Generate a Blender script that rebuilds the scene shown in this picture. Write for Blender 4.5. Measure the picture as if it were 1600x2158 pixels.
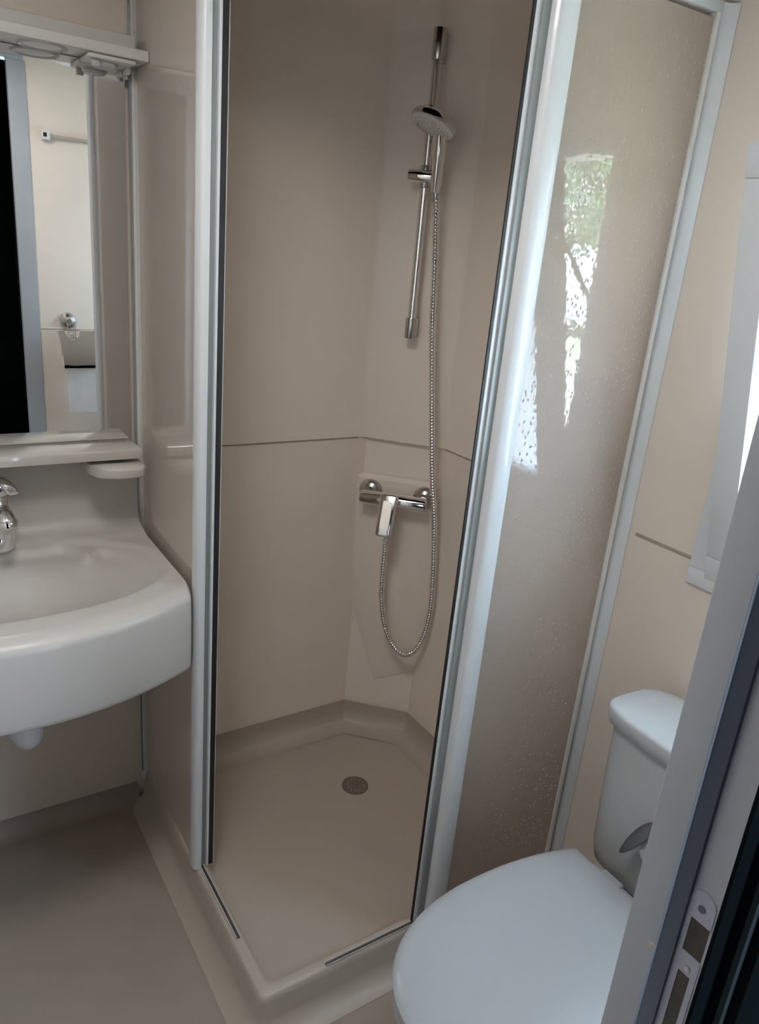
import bpy, bmesh, math, random
from mathutils import Vector, Matrix
random.seed(3)
D = bpy.data
for o in list(D.objects): D.objects.remove(o)
col = bpy.context.scene.collection
sc = bpy.context.scene

# ------------------------------------------------------------------ camera, light, exposure
cam = D.cameras.new('camera'); co = D.objects.new('camera', cam); col.objects.link(co)
RIGHT = Vector((0.840261, -0.534916, 0.088467)); DOWN = Vector((-0.107553, -0.324375, -0.939794)); FWD = Vector((0.531407, 0.780158, -0.330091))
m = Matrix((RIGHT, -DOWN, -FWD)).transposed().to_4x4()
m.translation = Vector((-0.503641, -1.768312, 1.510868))
co.matrix_world = m
cam.sensor_fit = 'HORIZONTAL'; cam.sensor_width = 36.0; cam.lens = 36.0 * 1590.72 / 1600.0
cam.clip_start = 0.01; cam.clip_end = 300
sc.camera = co

w = D.worlds.new('world'); sc.world = w; w.use_nodes = True
wn = w.node_tree.nodes; wl = w.node_tree.links
bg = wn['Background']
tc = wn.new('ShaderNodeTexCoord'); sp = wn.new('ShaderNodeSeparateXYZ'); rp = wn.new('ShaderNodeValToRGB')
wl.new(tc.outputs['Generated'], sp.inputs[0]); wl.new(sp.outputs['Z'], rp.inputs[0])
rp.color_ramp.elements[0].position = 0.0; rp.color_ramp.elements[0].color = (0.90, 0.94, 1.0, 1)
rp.color_ramp.elements[1].position = 0.6; rp.color_ramp.elements[1].color = (0.50, 0.70, 1.0, 1)
wl.new(rp.outputs[0], bg.inputs['Color']); bg.inputs['Strength'].default_value = 2.5

sun = D.lights.new('sun', 'SUN'); so = D.objects.new('sun', sun); col.objects.link(so)
sun.energy = 4.5; sun.angle = 0.02; sun.color = (1.0, 0.92, 0.76)
so.rotation_euler = Vector((0.66, 0.35, -0.66)).to_track_quat('-Z', 'Y').to_euler()   # shines from behind the building

# daylight entering through the window opening (sky portal)
pl = D.lights.new('window_sky_portal', 'AREA'); po = D.objects.new('window_sky_portal', pl); col.objects.link(po)
pl.shape = 'RECTANGLE'; pl.size = 0.46; pl.size_y = 0.86
po.location = (0.87, -1.22, 1.36); po.rotation_euler = Vector((-1, 0, 0)).to_track_quat('-Z', 'Y').to_euler()
pl.cycles.is_portal = True

# unseen fill lamps added in the hallway to brighten shower and basin
hl = D.lights.new('hallway_fill_left', 'AREA'); ho = D.objects.new('hallway_fill_left', hl); col.objects.link(ho)
hl.shape = 'RECTANGLE'; hl.size = 0.35; hl.size_y = 1.1; hl.energy = 0.65; hl.color = (0.80, 0.90, 1.0)
ho.location = (-1.45, -2.985, 1.45); ho.rotation_euler = Vector((0, 1, 0)).to_track_quat('-Z', 'Y').to_euler()

hl2 = D.lights.new('hallway_fill_right', 'AREA'); ho2 = D.objects.new('hallway_fill_right', hl2); col.objects.link(ho2)  # second unseen fill lamp, added for the basin front
hl2.shape = 'RECTANGLE'; hl2.size = 0.55; hl2.size_y = 1.2; hl2.energy = 4.4; hl2.color = (0.62, 0.80, 1.0)
ho2.location = (0.48, -2.985, 1.15); ho2.rotation_euler = Vector((0, 1, 0)).to_track_quat('-Z', 'Y').to_euler()
# unseen fill lamp added under the ceiling to brighten the shower
rl = D.lights.new('ceiling_fill', 'AREA'); ro = D.objects.new('ceiling_fill', rl); col.objects.link(ro)
rl.shape = 'RECTANGLE'; rl.size = 0.30; rl.size_y = 0.30; rl.energy = 0.95; rl.color = (1.0, 0.97, 0.93)
ro.location = (-0.30, -1.0, 2.055)

sc.view_settings.view_transform = 'Standard'; sc.view_settings.look = 'None'
sc.view_settings.gamma = 1.0; sc.view_settings.use_curve_mapping = False
sc.view_settings.exposure = 3.08
sc.cycles.max_bounces = 14; sc.cycles.diffuse_bounces = 10; sc.cycles.glossy_bounces = 5
sc.cycles.transmission_bounces = 8; sc.cycles.transparent_max_bounces = 12
sc.cycles.sample_clamp_indirect = 6.0

# ------------------------------------------------------------------ materials
def mat(name, color, rough=0.5, metal=0.0, spec=0.5, var=0.03, scale=6.0, bump=0.0, bscale=80.0, coat=0.0, trans=0.0):
    mt = D.materials.new(name); mt.use_nodes = True
    n = mt.node_tree.nodes; l = mt.node_tree.links; b = n['Principled BSDF']
    b.inputs['Roughness'].default_value = rough; b.inputs['Metallic'].default_value = metal
    b.inputs['Specular IOR Level'].default_value = spec
    b.inputs['Coat Weight'].default_value = coat; b.inputs['Coat Roughness'].default_value = 0.06
    t = n.new('ShaderNodeTexCoord'); nz = n.new('ShaderNodeTexNoise'); nz.inputs['Scale'].default_value = scale
    nz.inputs['Detail'].default_value = 4
    cr = n.new('ShaderNodeValToRGB'); e = cr.color_ramp.elements
    e[0].position = 0.3; e[1].position = 0.7
    e[0].color = tuple(c * (1 - var) for c in color) + (1,); e[1].color = tuple(min(1, c * (1 + var)) for c in color) + (1,)
    l.new(t.outputs['Object'], nz.inputs['Vector']); l.new(nz.outputs['Fac'], cr.inputs[0]); l.new(cr.outputs[0], b.inputs['Base Color'])
    if bump:
        nb = n.new('ShaderNodeTexNoise'); nb.inputs['Scale'].default_value = bscale; bp = n.new('ShaderNodeBump')
        bp.inputs['Strength'].default_value = bump; bp.inputs['Distance'].default_value = 0.002
        l.new(t.outputs['Object'], nb.inputs['Vector']); l.new(nb.outputs['Fac'], bp.inputs['Height']); l.new(bp.outputs[0], b.inputs['Normal'])
    return mt

M = {}
M['wall'] = mat('beige_wall_panel', (0.62, 0.548, 0.482), 0.42, var=0.02, scale=2.5, bump=0.03, bscale=350)
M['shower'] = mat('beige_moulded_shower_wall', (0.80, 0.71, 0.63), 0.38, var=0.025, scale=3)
M['tray'] = mat('beige_moulded_tray', (0.43, 0.37, 0.318), 0.4, var=0.02, scale=4)  # same moulding as the shower walls; dimmer light low down put into colour
M['floor'] = mat('beige_moulded_floor', (0.31, 0.255, 0.22), 0.5, var=0.05, scale=5)  # same moulding as the tray, darkened further to stand in for weaker light
M['sink'] = mat('cream_sink_acrylic', (0.49, 0.465, 0.44), 0.42, var=0.01, coat=0.08)
M['shelf'] = mat('glossy_cream_shelf', (0.50, 0.47, 0.435), 0.10, var=0.01, coat=0.5)
M['ceil'] = mat('white_ceiling', (0.80, 0.80, 0.78), 0.6, var=0.01)
M['white'] = mat('white_lacquered_profile', (0.58, 0.60, 0.62), 0.3, var=0.01, coat=0.2)
M['wframe'] = mat('white_plastic_window_frame', (0.56, 0.585, 0.61), 0.35, var=0.01)
M['lamp'] = mat('white_plastic_lamp', (0.57, 0.56, 0.545), 0.35, var=0.01)
M['grey'] = mat('grey_seal', (0.16, 0.16, 0.155), 0.4, var=0.02)
M['greyp'] = mat('grey_glass_edge', (0.24, 0.26, 0.26), 0.25, var=0.02)
M['black'] = mat('black_rubber', (0.012, 0.011, 0.01), 0.5, var=0.02)
M['chrome'] = mat('chrome', (0.78, 0.77, 0.76), 0.09, metal=1.0, var=0.01)
M['chromes'] = mat('satin_chrome', (0.55, 0.54, 0.53), 0.22, metal=1.0, var=0.03)
M['steel'] = mat('worn_steel_drain', (0.24, 0.19, 0.165), 0.35, metal=0.7, var=0.1, scale=60)
M['nozzle'] = mat('pale_grey_nozzle_plate', (0.66, 0.665, 0.66), 0.4, var=0.02)
M['porc'] = mat('white_porcelain', (0.43, 0.45, 0.47), 0.15, var=0.005, coat=0.3)
M['seat'] = mat('white_plastic_seat', (0.36, 0.38, 0.405), 0.32, var=0.01)
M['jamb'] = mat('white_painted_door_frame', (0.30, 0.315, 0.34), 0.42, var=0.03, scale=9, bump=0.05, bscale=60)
M['gasket'] = mat('dark_blue_grey_gasket', (0.075, 0.085, 0.115), 0.55, var=0.05)
M['plate'] = mat('zinc_strike_plate', (0.33, 0.33, 0.39), 0.38, metal=0.25, var=0.05, scale=40)
M['bolt'] = mat('raw_wood_recess', (0.045, 0.036, 0.025), 0.8, var=0.3, scale=90)
M['dark'] = mat('unlit_hallway_black', (0.006, 0.008, 0.009), 1.0, spec=0.0, var=0.2)  # near-black colour stands in for the unlit hallway
M['casing'] = mat('shaded_casing', (0.022, 0.032, 0.034), 0.8, spec=0.1, var=0.05)  # light trim with the hallway shade put into its colour
M['paper'] = mat('white_tissue_paper', (0.84, 0.84, 0.85), 0.85, var=0.01, bump=0.3, bscale=120)
M['card'] = mat('grey_beige_plastic', (0.36, 0.31, 0.27), 0.4, var=0.03)
M['mirrorback'] = mat('grey_mirror_edge', (0.25, 0.25, 0.25), 0.4)
M['red'] = mat('red_marking', (0.45, 0.03, 0.03), 0.4)
M['blue'] = mat('blue_marking', (0.03, 0.07, 0.35), 0.4)
M['grass'] = mat('sunlit_lawn', (0.50, 0.50, 0.36), 0.9, var=0.25, scale=0.8)
M['leaf'] = mat('green_foliage', (0.30, 0.44, 0.26), 0.8, var=0.35, scale=3)
M['bark'] = mat('brown_bark', (0.12, 0.08, 0.05), 0.9, var=0.3, scale=10)
M['caravan'] = mat('white_caravan_body', (0.82, 0.84, 0.90), 0.4, var=0.03)
M['cglass'] = mat('dark_caravan_window', (0.10, 0.12, 0.15), 0.1, var=0.05)
M['tyre'] = mat('black_tyre', (0.02, 0.02, 0.02), 0.8)
M['lever'] = mat('dull_grey_metal', (0.17, 0.18, 0.19), 0.3, metal=0.6, var=0.05)
M['slot'] = mat('dark_grey_slot', (0.06, 0.055, 0.05), 0.6)
M['lens'] = mat('frosted_lamp_lens', (0.42, 0.42, 0.415), 0.35, var=0.02)

def mirror_mat():
    mt = D.materials.new('mirror_silver'); mt.use_nodes = True; b = mt.node_tree.nodes['Principled BSDF']
    n = mt.node_tree.nodes; l = mt.node_tree.links
    b.inputs['Metallic'].default_value = 1; b.inputs['Roughness'].default_value = 0.0
    nz = n.new('ShaderNodeTexNoise'); nz.inputs['Scale'].default_value = 3
    cr = n.new('ShaderNodeValToRGB'); cr.color_ramp.elements[0].color = (0.90, 0.91, 0.91, 1); cr.color_ramp.elements[1].color = (0.92, 0.93, 0.93, 1)
    l.new(nz.outputs['Fac'], cr.inputs[0]); l.new(cr.outputs[0], b.inputs['Base Color'])
    return mt
M['mirror'] = mirror_mat()

def panel_mat(name='textured_shower_acrylic', drops=1.0, base=(0.58, 0.49, 0.425, 1)):
    # translucent textured acrylic: light passes diffusely, sharp surface sheen with droplet texture
    mt = D.materials.new(name); mt.use_nodes = True
    n = mt.node_tree.nodes; l = mt.node_tree.links; b = n['Principled BSDF']; out = n['Material Output']
    t = n.new('ShaderNodeTexCoord')
    b.inputs['Base Color'].default_value = base
    b.inputs['Roughness'].default_value = 0.55; b.inputs['Specular IOR Level'].default_value = 0.15
    tr = n.new('ShaderNodeBsdfTranslucent'); tr.inputs[0].default_value = (0.92, 0.84, 0.775, 1)
    mx = n.new('ShaderNodeMixShader'); mx.inputs[0].default_value = 0.58
    gl = n.new('ShaderNodeBsdfGlossy'); gl.inputs['Roughness'].default_value = 0.03
    gl.inputs[0].default_value = (1, 1, 1, 1)
    fr = n.new('ShaderNodeFresnel'); fr.inputs[0].default_value = 1.55
    mx2 = n.new('ShaderNodeMixShader')
    # droplets
    vo = n.new('ShaderNodeTexVoronoi'); vo.inputs['Scale'].default_value = 130; vo.feature = 'F1'
    mp = n.new('ShaderNodeMapping'); mp.inputs['Scale'].default_value = (1, 1, 0.6)
    r1 = n.new('ShaderNodeValToRGB'); r1.color_ramp.elements[0].position = 0.0; r1.color_ramp.elements[0].color = (1, 1, 1, 1)
    r1.color_ramp.elements[1].position = 0.28; r1.color_ramp.elements[1].color = (0, 0, 0, 1)
    nz = n.new('ShaderNodeTexNoise'); nz.inputs['Scale'].default_value = 60; nz.inputs['Detail'].default_value = 1
    ad = n.new('ShaderNodeMath'); ad.operation = 'MULTIPLY_ADD'; ad.inputs[1].default_value = 0.10
    bp = n.new('ShaderNodeBump'); bp.inputs['Strength'].default_value = drops; bp.inputs['Distance'].default_value = 0.0016
    l.new(t.outputs['Object'], mp.inputs[0]); l.new(mp.outputs[0], vo.inputs['Vector']); l.new(t.outputs['Object'], nz.inputs['Vector'])
    l.new(vo.outputs['Distance'], r1.inputs[0]); l.new(nz.outputs['Fac'], ad.inputs[0]); l.new(r1.outputs[0], ad.inputs[2])
    l.new(ad.outputs[0], bp.inputs['Height']); l.new(bp.outputs[0], gl.inputs['Normal']); l.new(bp.outputs[0], fr.inputs['Normal'])
    l.new(b.outputs[0], mx.inputs[1]); l.new(tr.outputs[0], mx.inputs[2])
    l.new(fr.outputs[0], mx2.inputs[0]); l.new(mx.outputs[0], mx2.inputs[1]); l.new(gl.outputs[0], mx2.inputs[2])
    l.new(mx2.outputs[0], out.inputs[0])
    return mt
M['panel'] = panel_mat(); M['panel_smooth'] = panel_mat('smooth_shower_acrylic', 0.04, (0.80, 0.735, 0.68, 1))  # left panel: smooth, base lightened to stand in for grazing reflections
def clear_mat():
    mt = D.materials.new('clear_acrylic'); mt.use_nodes = True
    n = mt.node_tree.nodes; l = mt.node_tree.links; out = n['Material Output']; n.remove(n['Principled BSDF'])
    t = n.new('ShaderNodeTexCoord'); nz = n.new('ShaderNodeTexNoise'); nz.inputs['Scale'].default_value = 30
    bp = n.new('ShaderNodeBump'); bp.inputs['Strength'].default_value = 0.05
    l.new(t.outputs['Object'], nz.inputs[0]); l.new(nz.outputs['Fac'], bp.inputs['Height'])
    tr = n.new('ShaderNodeBsdfTransparent'); tr.inputs[0].default_value = (0.96, 0.96, 0.95, 1)
    gl = n.new('ShaderNodeBsdfGlossy'); gl.inputs['Roughness'].default_value = 0.05; l.new(bp.outputs[0], gl.inputs['Normal'])
    mx = n.new('ShaderNodeMixShader'); mx.inputs[0].default_value = 0.05
    l.new(tr.outputs[0], mx.inputs[1]); l.new(gl.outputs[0], mx.inputs[2]); l.new(mx.outputs[0], out.inputs[0])
    return mt
M['clear'] = clear_mat()

def frosted_mat():
    mt = D.materials.new('frosted_window_glass'); mt.use_nodes = True
    n = mt.node_tree.nodes; l = mt.node_tree.links; out = n['Material Output']; n.remove(n['Principled BSDF'])
    t = n.new('ShaderNodeTexCoord'); nz = n.new('ShaderNodeTexNoise'); nz.inputs['Scale'].default_value = 250
    bp = n.new('ShaderNodeBump'); bp.inputs['Strength'].default_value = 0.2
    l.new(t.outputs['Object'], nz.inputs[0]); l.new(nz.outputs['Fac'], bp.inputs['Height'])
    tr = n.new('ShaderNodeBsdfTranslucent'); tr.inputs[0].default_value = (0.93, 0.96, 0.97, 1)
    gl = n.new('ShaderNodeBsdfGlossy'); gl.inputs['Roughness'].default_value = 0.25; l.new(bp.outputs[0], gl.inputs['Normal'])
    mx = n.new('ShaderNodeMixShader'); mx.inputs[0].default_value = 0.06
    l.new(tr.outputs[0], mx.inputs[1]); l.new(gl.outputs[0], mx.inputs[2]); l.new(mx.outputs[0], out.inputs[0])
    return mt
M['frost'] = frosted_mat()

# ------------------------------------------------------------------ mesh helpers
def B(): return bmesh.new()
def obj(name, bm, m, parent=None, smooth=True, angle=35, **tags):
    bmesh.ops.recalc_face_normals(bm, faces=bm.faces[:])
    me = D.meshes.new(name); bm.to_mesh(me); bm.free()
    me.materials.append(M[m] if isinstance(m, str) else m)
    o = D.objects.new(name, me); col.objects.link(o)
    if smooth:
        for p in me.polygons: p.use_smooth = True
        me.set_sharp_from_angle(angle=math.radians(angle))
    if parent is not None:
        o.parent = parent
        o.matrix_parent_inverse = parent.matrix_world.inverted()
    for k, v in tags.items(): o[k] = v
    return o
def struct(name, bm, m, parent=None, **k):
    o = obj(name, bm, m, parent, **k)
    if parent is None: o['kind'] = 'structure'
    return o
def thing(name, label, cat, loc=(0, 0, 0), group=None):
    o = D.objects.new(name, None); col.objects.link(o); o.location = loc
    o.empty_display_size = 0.05; o.matrix_world = Matrix.Translation(loc)
    if label: o['label'] = label
    if cat: o['category'] = cat
    if group: o['group'] = group
    return o
def structthing(name, loc=(0, 0, 0)):
    o = thing(name, None, None, loc); o['kind'] = 'structure'; return o
def merge(bm, b2, mtx=None):
    if mtx is not None: bmesh.ops.transform(b2, matrix=mtx, verts=b2.verts[:])
    me = D.meshes.new('tmp'); b2.to_mesh(me); b2.free(); bm.from_mesh(me); D.meshes.remove(me); return bm
def box(bm, x0, x1, y0, y1, z0, z1, bev=0.0, seg=2, mtx=None):
    b = bmesh.new(); bmesh.ops.create_cube(b, size=1)
    for v in b.verts:
        v.co = Vector((x0 + (v.co.x + .5) * (x1 - x0), y0 + (v.co.y + .5) * (y1 - y0), z0 + (v.co.z + .5) * (z1 - z0)))
    if bev: bmesh.ops.bevel(b, geom=b.edges[:], offset=bev, segments=seg, affect='EDGES', profile=0.5)
    return merge(bm, b, mtx)
def prism(bm, pts, z0, z1, bev=0.0, seg=2, mtx=None, vert_bev=None):
    b = bmesh.new()
    a = [b.verts.new((x, y, z0)) for x, y in pts]; c = [b.verts.new((x, y, z1)) for x, y in pts]
    n = len(pts)
    b.faces.new(a[::-1]); b.faces.new(c)
    for i in range(n): b.faces.new((a[i], a[(i + 1) % n], c[(i + 1) % n], c[i]))
    if vert_bev:
        ed = [e for e in b.edges if abs(e.verts[0].co.z - e.verts[1].co.z) > 1e-6]
        bmesh.ops.bevel(b, geom=ed, offset=vert_bev, segments=5, affect='EDGES', profile=0.5)
    if bev: bmesh.ops.bevel(b, geom=[e for e in b.edges if abs(e.verts[0].co.z - e.verts[1].co.z) < 1e-6], offset=bev, segments=seg, affect='EDGES', profile=0.5)
    return merge(bm, b, mtx)
def lathe(bm, prof, seg=40, mtx=None):
    b = bmesh.new(); rings = []
    for r, z in prof:
        if r < 1e-6: rings.append([b.verts.new((0, 0, z))])
        else: rings.append([b.verts.new((r * math.cos(2 * math.pi * i / seg), r * math.sin(2 * math.pi * i / seg), z)) for i in range(seg)])
    for p, q in zip(rings, rings[1:]):
        for i in range(seg):
            j = (i + 1) % seg
            if len(p) == 1 and len(q) == 1: continue
            if len(p) == 1: b.faces.new((p[0], q[i], q[j]))
            elif len(q) == 1: b.faces.new((p[i], p[j], q[0]))
            else: b.faces.new((p[i], p[j], q[j], q[i]))
    return merge(bm, b, mtx)
def frame_to(d, at=(0, 0, 0)):
    d = Vector(d).normalized(); q = d.to_track_quat('Z', 'Y'); return Matrix.Translation(Vector(at)) @ q.to_matrix().to_4x4()
def cyl(bm, p0, p1, r, seg=32, bev=0.0, r1=None):
    p0 = Vector(p0); p1 = Vector(p1); L = (p1 - p0).length; r1 = r if r1 is None else r1
    b = bev
    pr = [(0, 0), (r - b, 0)] + ([(r - b * .3, b * .3), (r, b)] if b else []) + ([(r1, L - b), (r1 - b * .3, L - b * .3)] if b else []) + [(r1 - b, L), (0, L)]
    return lathe(bm, pr, seg, frame_to(p1 - p0, p0))
def catmull(pts, n=12):
    P = [Vector(p) for p in pts]; P = [P[0] * 2 - P[1]] + P + [P[-1] * 2 - P[-2]]; out = []
    for i in range(1, len(P) - 2):
        for k in range(n):
            t = k / n; a, b, c, d = P[i - 1:i + 3]
            out.append(0.5 * ((2 * b) + (c - a) * t + (2 * a - 5 * b + 4 * c - d) * t * t + (3 * b - a - 3 * c + d) * t ** 3))
    out.append(P[-2]); return out
def resample(pts, step):
    out = [pts[0].copy()]; acc = 0.0
    for a, b in zip(pts, pts[1:]):
        L = (b - a).length
        while acc + L >= step:
            t = (step - acc) / L; a = a.lerp(b, t); out.append(a.copy()); L = (b - a).length; acc = 0.0
        acc += L
    out.append(pts[-1].copy()); return out
def tube(bm, pts, r, seg=16, radf=None, sx=1.0, sy=1.0, ref=None):
    pts = [Vector(p) for p in pts]; n = len(pts); b = bmesh.new(); rings = []
    up = Vector(ref) if ref else Vector((0, 0, 1))
    t0 = (pts[1] - pts[0]).normalized()
    if abs(t0.dot(up)) > 0.95: up = Vector((1, 0.3, 0))
    nrm = (up - t0 * up.dot(t0)).normalized()
    for i in range(n):
        t = (pts[min(i + 1, n - 1)] - pts[max(i - 1, 0)]).normalized()
        nrm = (nrm - t * nrm.dot(t)).normalized(); bi = t.cross(nrm)
        rr = radf(i / (n - 1), i) if radf else r
        rings.append([b.verts.new(pts[i] + nrm * (math.cos(2 * math.pi * k / seg) * rr * sx) + bi * (math.sin(2 * math.pi * k / seg) * rr * sy)) for k in range(seg)])
    for p, q in zip(rings, rings[1:]):
        for k in range(seg): b.faces.new((p[k], p[(k + 1) % seg], q[(k + 1) % seg], q[k]))
    b.faces.new(rings[0][::-1]); b.faces.new(rings[-1])
    return merge(bm, b)
def loft(bm, rings, cap=True, mtx=None):
    b = bmesh.new(); R = [[b.verts.new(p) for p in r] for r in rings]; n = len(R[0])
    for p, q in zip(R, R[1:]):
        for k in range(n): b.faces.new((p[k], p[(k + 1) % n], q[(k + 1) % n], q[k]))
    if cap: b.faces.new(R[0][::-1]); b.faces.new(R[-1])
    return merge(bm, b, mtx)
def sstep(a, b, x):
    t = max(0.0, min(1.0, (x - a) / (b - a))); return t * t * (3 - 2 * t)

S = 0.78            # shower side / right wall position
YF = -1.505         # room face of the doorway wall
XL = -0.68          # left wall
CE = 1.955          # ceiling height
RIM = 0.09          # shower tray rim height
CH = 0.165          # chamfered corner of the shower

# ------------------------------------------------------------------ the room shell
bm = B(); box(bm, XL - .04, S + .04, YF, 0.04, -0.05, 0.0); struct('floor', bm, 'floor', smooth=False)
bm = B(); box(bm, XL - .04, -0.0, 0.0, 0.04, 0.0, 2.2); struct('wall_back', bm, 'wall', smooth=False)
bm = B(); box(bm, XL - .04, XL, YF - .08, 0.0, 0.0, 2.2); struct('wall_left', bm, 'wall', smooth=False)
# right wall with the window opening  (y WY0..WY1, z WZ0..WZ1)
WY0, WY1, WZ0, WZ1 = -1.43, -1.005, 0.975, 1.745
bm = B()
box(bm, S, S + .045, YF - .08, -S - 0.02, 0.0, WZ0); box(bm, S, S + .045, YF - .08, -S - 0.02, WZ1, 2.2)
box(bm, S, S + .045, YF - .08, WY0, WZ0, WZ1); box(bm, S, S + .045, WY1, -S - 0.02, WZ0, WZ1)
wall_r = struct('wall_right', bm, 'wall', smooth=False)
# doorway wall: opening x -0.64 .. 0.0
bm = B()
box(bm, 0.02, S, YF - .065, YF, 0.0, 2.2); box(bm, XL, -0.66, YF - .065, YF, 0.0, 2.2); box(bm, -0.66, 0.02, YF - .065, YF, 2.03, 2.2)
wall_f = struct('wall_front', bm, 'wall', smooth=False)
bm = B()
def sl(x0, x1, y0, y1):
    zc = lambda x: CE + (S - x) * .11
    loft(bm, [[(x, y0, zc(x)), (x, y1, zc(x)), (x, y1, 2.19), (x, y0, 2.19)] for x in (x0, x1)])
sl(XL, S, YF, -S - .0305); sl(XL, -.0305, -S - .0305, 0.0)
struct('ceiling', bm, 'ceil', smooth=False)
bm = B(); box(bm, -2.1, 1.1, -3.3, 0.3, 2.2, 2.28); struct('ceiling_roof', bm, 'dark', smooth=False)
# hallway behind the camera, its darkness put into the wall colour
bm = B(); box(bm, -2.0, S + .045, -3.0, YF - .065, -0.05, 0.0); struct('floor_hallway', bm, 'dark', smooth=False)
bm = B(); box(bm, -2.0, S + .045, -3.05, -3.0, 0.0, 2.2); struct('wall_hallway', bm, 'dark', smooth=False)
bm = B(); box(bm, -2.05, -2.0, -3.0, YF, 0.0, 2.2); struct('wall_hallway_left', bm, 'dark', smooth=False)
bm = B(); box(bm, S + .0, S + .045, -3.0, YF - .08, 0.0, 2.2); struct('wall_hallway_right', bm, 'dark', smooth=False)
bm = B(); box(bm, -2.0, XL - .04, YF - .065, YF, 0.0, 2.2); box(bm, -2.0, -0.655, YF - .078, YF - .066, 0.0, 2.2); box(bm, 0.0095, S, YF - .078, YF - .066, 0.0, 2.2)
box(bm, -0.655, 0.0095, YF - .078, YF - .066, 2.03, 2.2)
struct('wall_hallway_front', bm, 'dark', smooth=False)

bm = B()
for x0, x1, y0, y1 in ((-.47, -.452, -1.17, -.83), (-.148, -.13, -1.17, -.83), (-.452, -.148, -1.17, -1.152), (-.452, -.148, -.848, -.83)): box(bm, x0, x1, y0, y1, 2.045, 2.105, .002)
struct('ceiling_fill_frame', bm, 'white')  # made-up rim round the added ceiling fill lamp
for nm, cx, cz, hw_, hh in (('hallway_fill_frame_left', -1.45, 1.45, .175, .55), ('hallway_fill_frame_right', .48, 1.15, .275, .60)):   # made-up frames round the added hallway fill lamps
    bm = B()
    for x0, x1, z0, z1 in ((cx - hw_ - .04, cx - hw_, cz - hh - .04, cz + hh + .04), (cx + hw_, cx + hw_ + .04 - (.0151 if cx > 0 else 0), cz - hh - .04, cz + hh + .04), (cx - hw_, cx + hw_, cz + hh, cz + hh + .04), (cx - hw_, cx + hw_, cz - hh - .04, cz - hh)):
        box(bm, x0, x1, -2.9995, -2.970, z0, z1, .003)
    struct(nm, bm, 'casing')
# panel joints: thin raised beads on the walls at seam height
bm = B(); box(bm, S - .0022, S + .001, YF + .003, -.985, 0.992, 0.9985, 0.001); box(bm, S - .0022, S + .001, -.985, -S - .06, 0.992, 0.9985, 0.001)
b = obj('trim_1', bm, 'floor'); b['kind'] = 'structure'  # darker bead colour stands in for the joint's shadow line
bm = B(); box(bm, .03, S - .003, YF - .001, YF + .0022, 1.093, 1.099, 0.001); b = obj('trim_2', bm, 'wall'); b['kind'] = 'structure'
# cove between floor and the walls
def cove(bm, p0, p1, inward, r=0.045):
    p0 = Vector(p0); p1 = Vector(p1); i = Vector(inward); n = 8; b = bmesh.new()
    prof = [(r * (1 - math.sin(a * math.pi / 2 / n)), r * (1 - math.cos(a * math.pi / 2 / n))) for a in range(n + 1)]
    prof = [(0.0005, 0.0005)] + [(x + .0005, z + .0005) for x, z in prof]
    A = [b.verts.new(p0 + i * x + Vector((0, 0, z))) for x, z in prof]; Bv = [b.verts.new(p1 + i * x + Vector((0, 0, z))) for x, z in prof]
    for k in range(len(A)):
        j = (k + 1) % len(A); b.faces.new((A[k], A[j], Bv[j], Bv[k]))
    b.faces.new(A); b.faces.new(Bv[::-1]); merge(bm, b)
bm = B(); cove(bm, (XL, 0, 0), (-.03, 0, 0), (0, -1, 0)); o = obj('baseboard_back', bm, 'floor'); o['kind'] = 'structure'
bm = B(); cove(bm, (XL, YF, 0), (XL, -.045, 0), (1, 0, 0)); o = obj('baseboard_left', bm, 'floor'); o['kind'] = 'structure'

# ------------------------------------------------------------------ moulded shower walls (rounded ceiling, chamfered corner)
def shower_outline(inset, ch):
    # open polyline from left panel (x=0,y=0) round the chamfer to the right wall end, as plan points
    x1 = S - inset; y0 = -inset
    return [(0.0, y0), (0.30, y0), (x1 - ch - .012, y0), (x1 - ch + .004, y0 - .003), (x1 - .003, y0 - ch - .004 + .0), (x1, y0 - ch - .012 - .0), (x1, -0.50), (x1, -S + .0)]
bm = B()
def sheet(bm, rings, close=False):
    b = bmesh.new(); R = [[b.verts.new(p) for p in r] for r in rings]
    for p, q in zip(R, R[1:]):
        for k in range(len(p) - 1): b.faces.new((p[k], p[k + 1], q[k + 1], q[k]))
    return merge(bm, b)
rings = []
r = 0.085; TOP = 2.085
for z in (1.0005, 1.3, 1.7): rings.append([(x, y, z) for x, y in shower_outline(0.0, CH)])
for k in range(0, 9):
    a = k / 8 * math.pi / 2; ins = r * (1 - math.cos(a)); z = TOP - r + r * math.sin(a)
    rings.append([(x, y, z) for x, y in shower_outline(ins, CH)])
cen = []
last = rings[-1]
rings.append([(0.0 + (x) * .0, -S + .0, TOP) if False else (x * 0.3, -S * .9 + y * .1, TOP) for x, y, z in last])
sheet(bm, rings)
box(bm, 0.0, S, -S, -0.05, TOP, TOP + .02)
box(bm, -.02, S + .04, -S - .03, -S - .0, CE, TOP + .02); box(bm, -.03, -.0, -S, 0.0, CE, TOP + .02)
box(bm, 0.0005, S + .045, 0.006, .04, 1.0, 2.2); box(bm, S + .006, S + .045, -S - .018, 0.006, 1.0, 2.2)
upper = struct('wall_shower_upper', bm, 'shower', angle=40)
bm = B()
inc = 0.012   # chamfer is set back a little below the seam
def lower_outline(d=0.0):
    return [(0.0, 0.0015 + d), (0.30, 0.0015 + d), (S - CH + .010, 0.0015 + d), (S - CH + .020, 0.004 + d), (S + .004 + d, -CH + .020), (S + .0015 + d, -CH + .010), (S + .0015 + d, -0.50), (S + .0015 + d, -S)]
lr = []
for z in (0.03, 0.5, 0.93, 0.985): lr.append([(x, y, z) for x, y in lower_outline()])
lr.append([(x, y, 0.9985) for x, y in lower_outline(0.0)])
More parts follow.
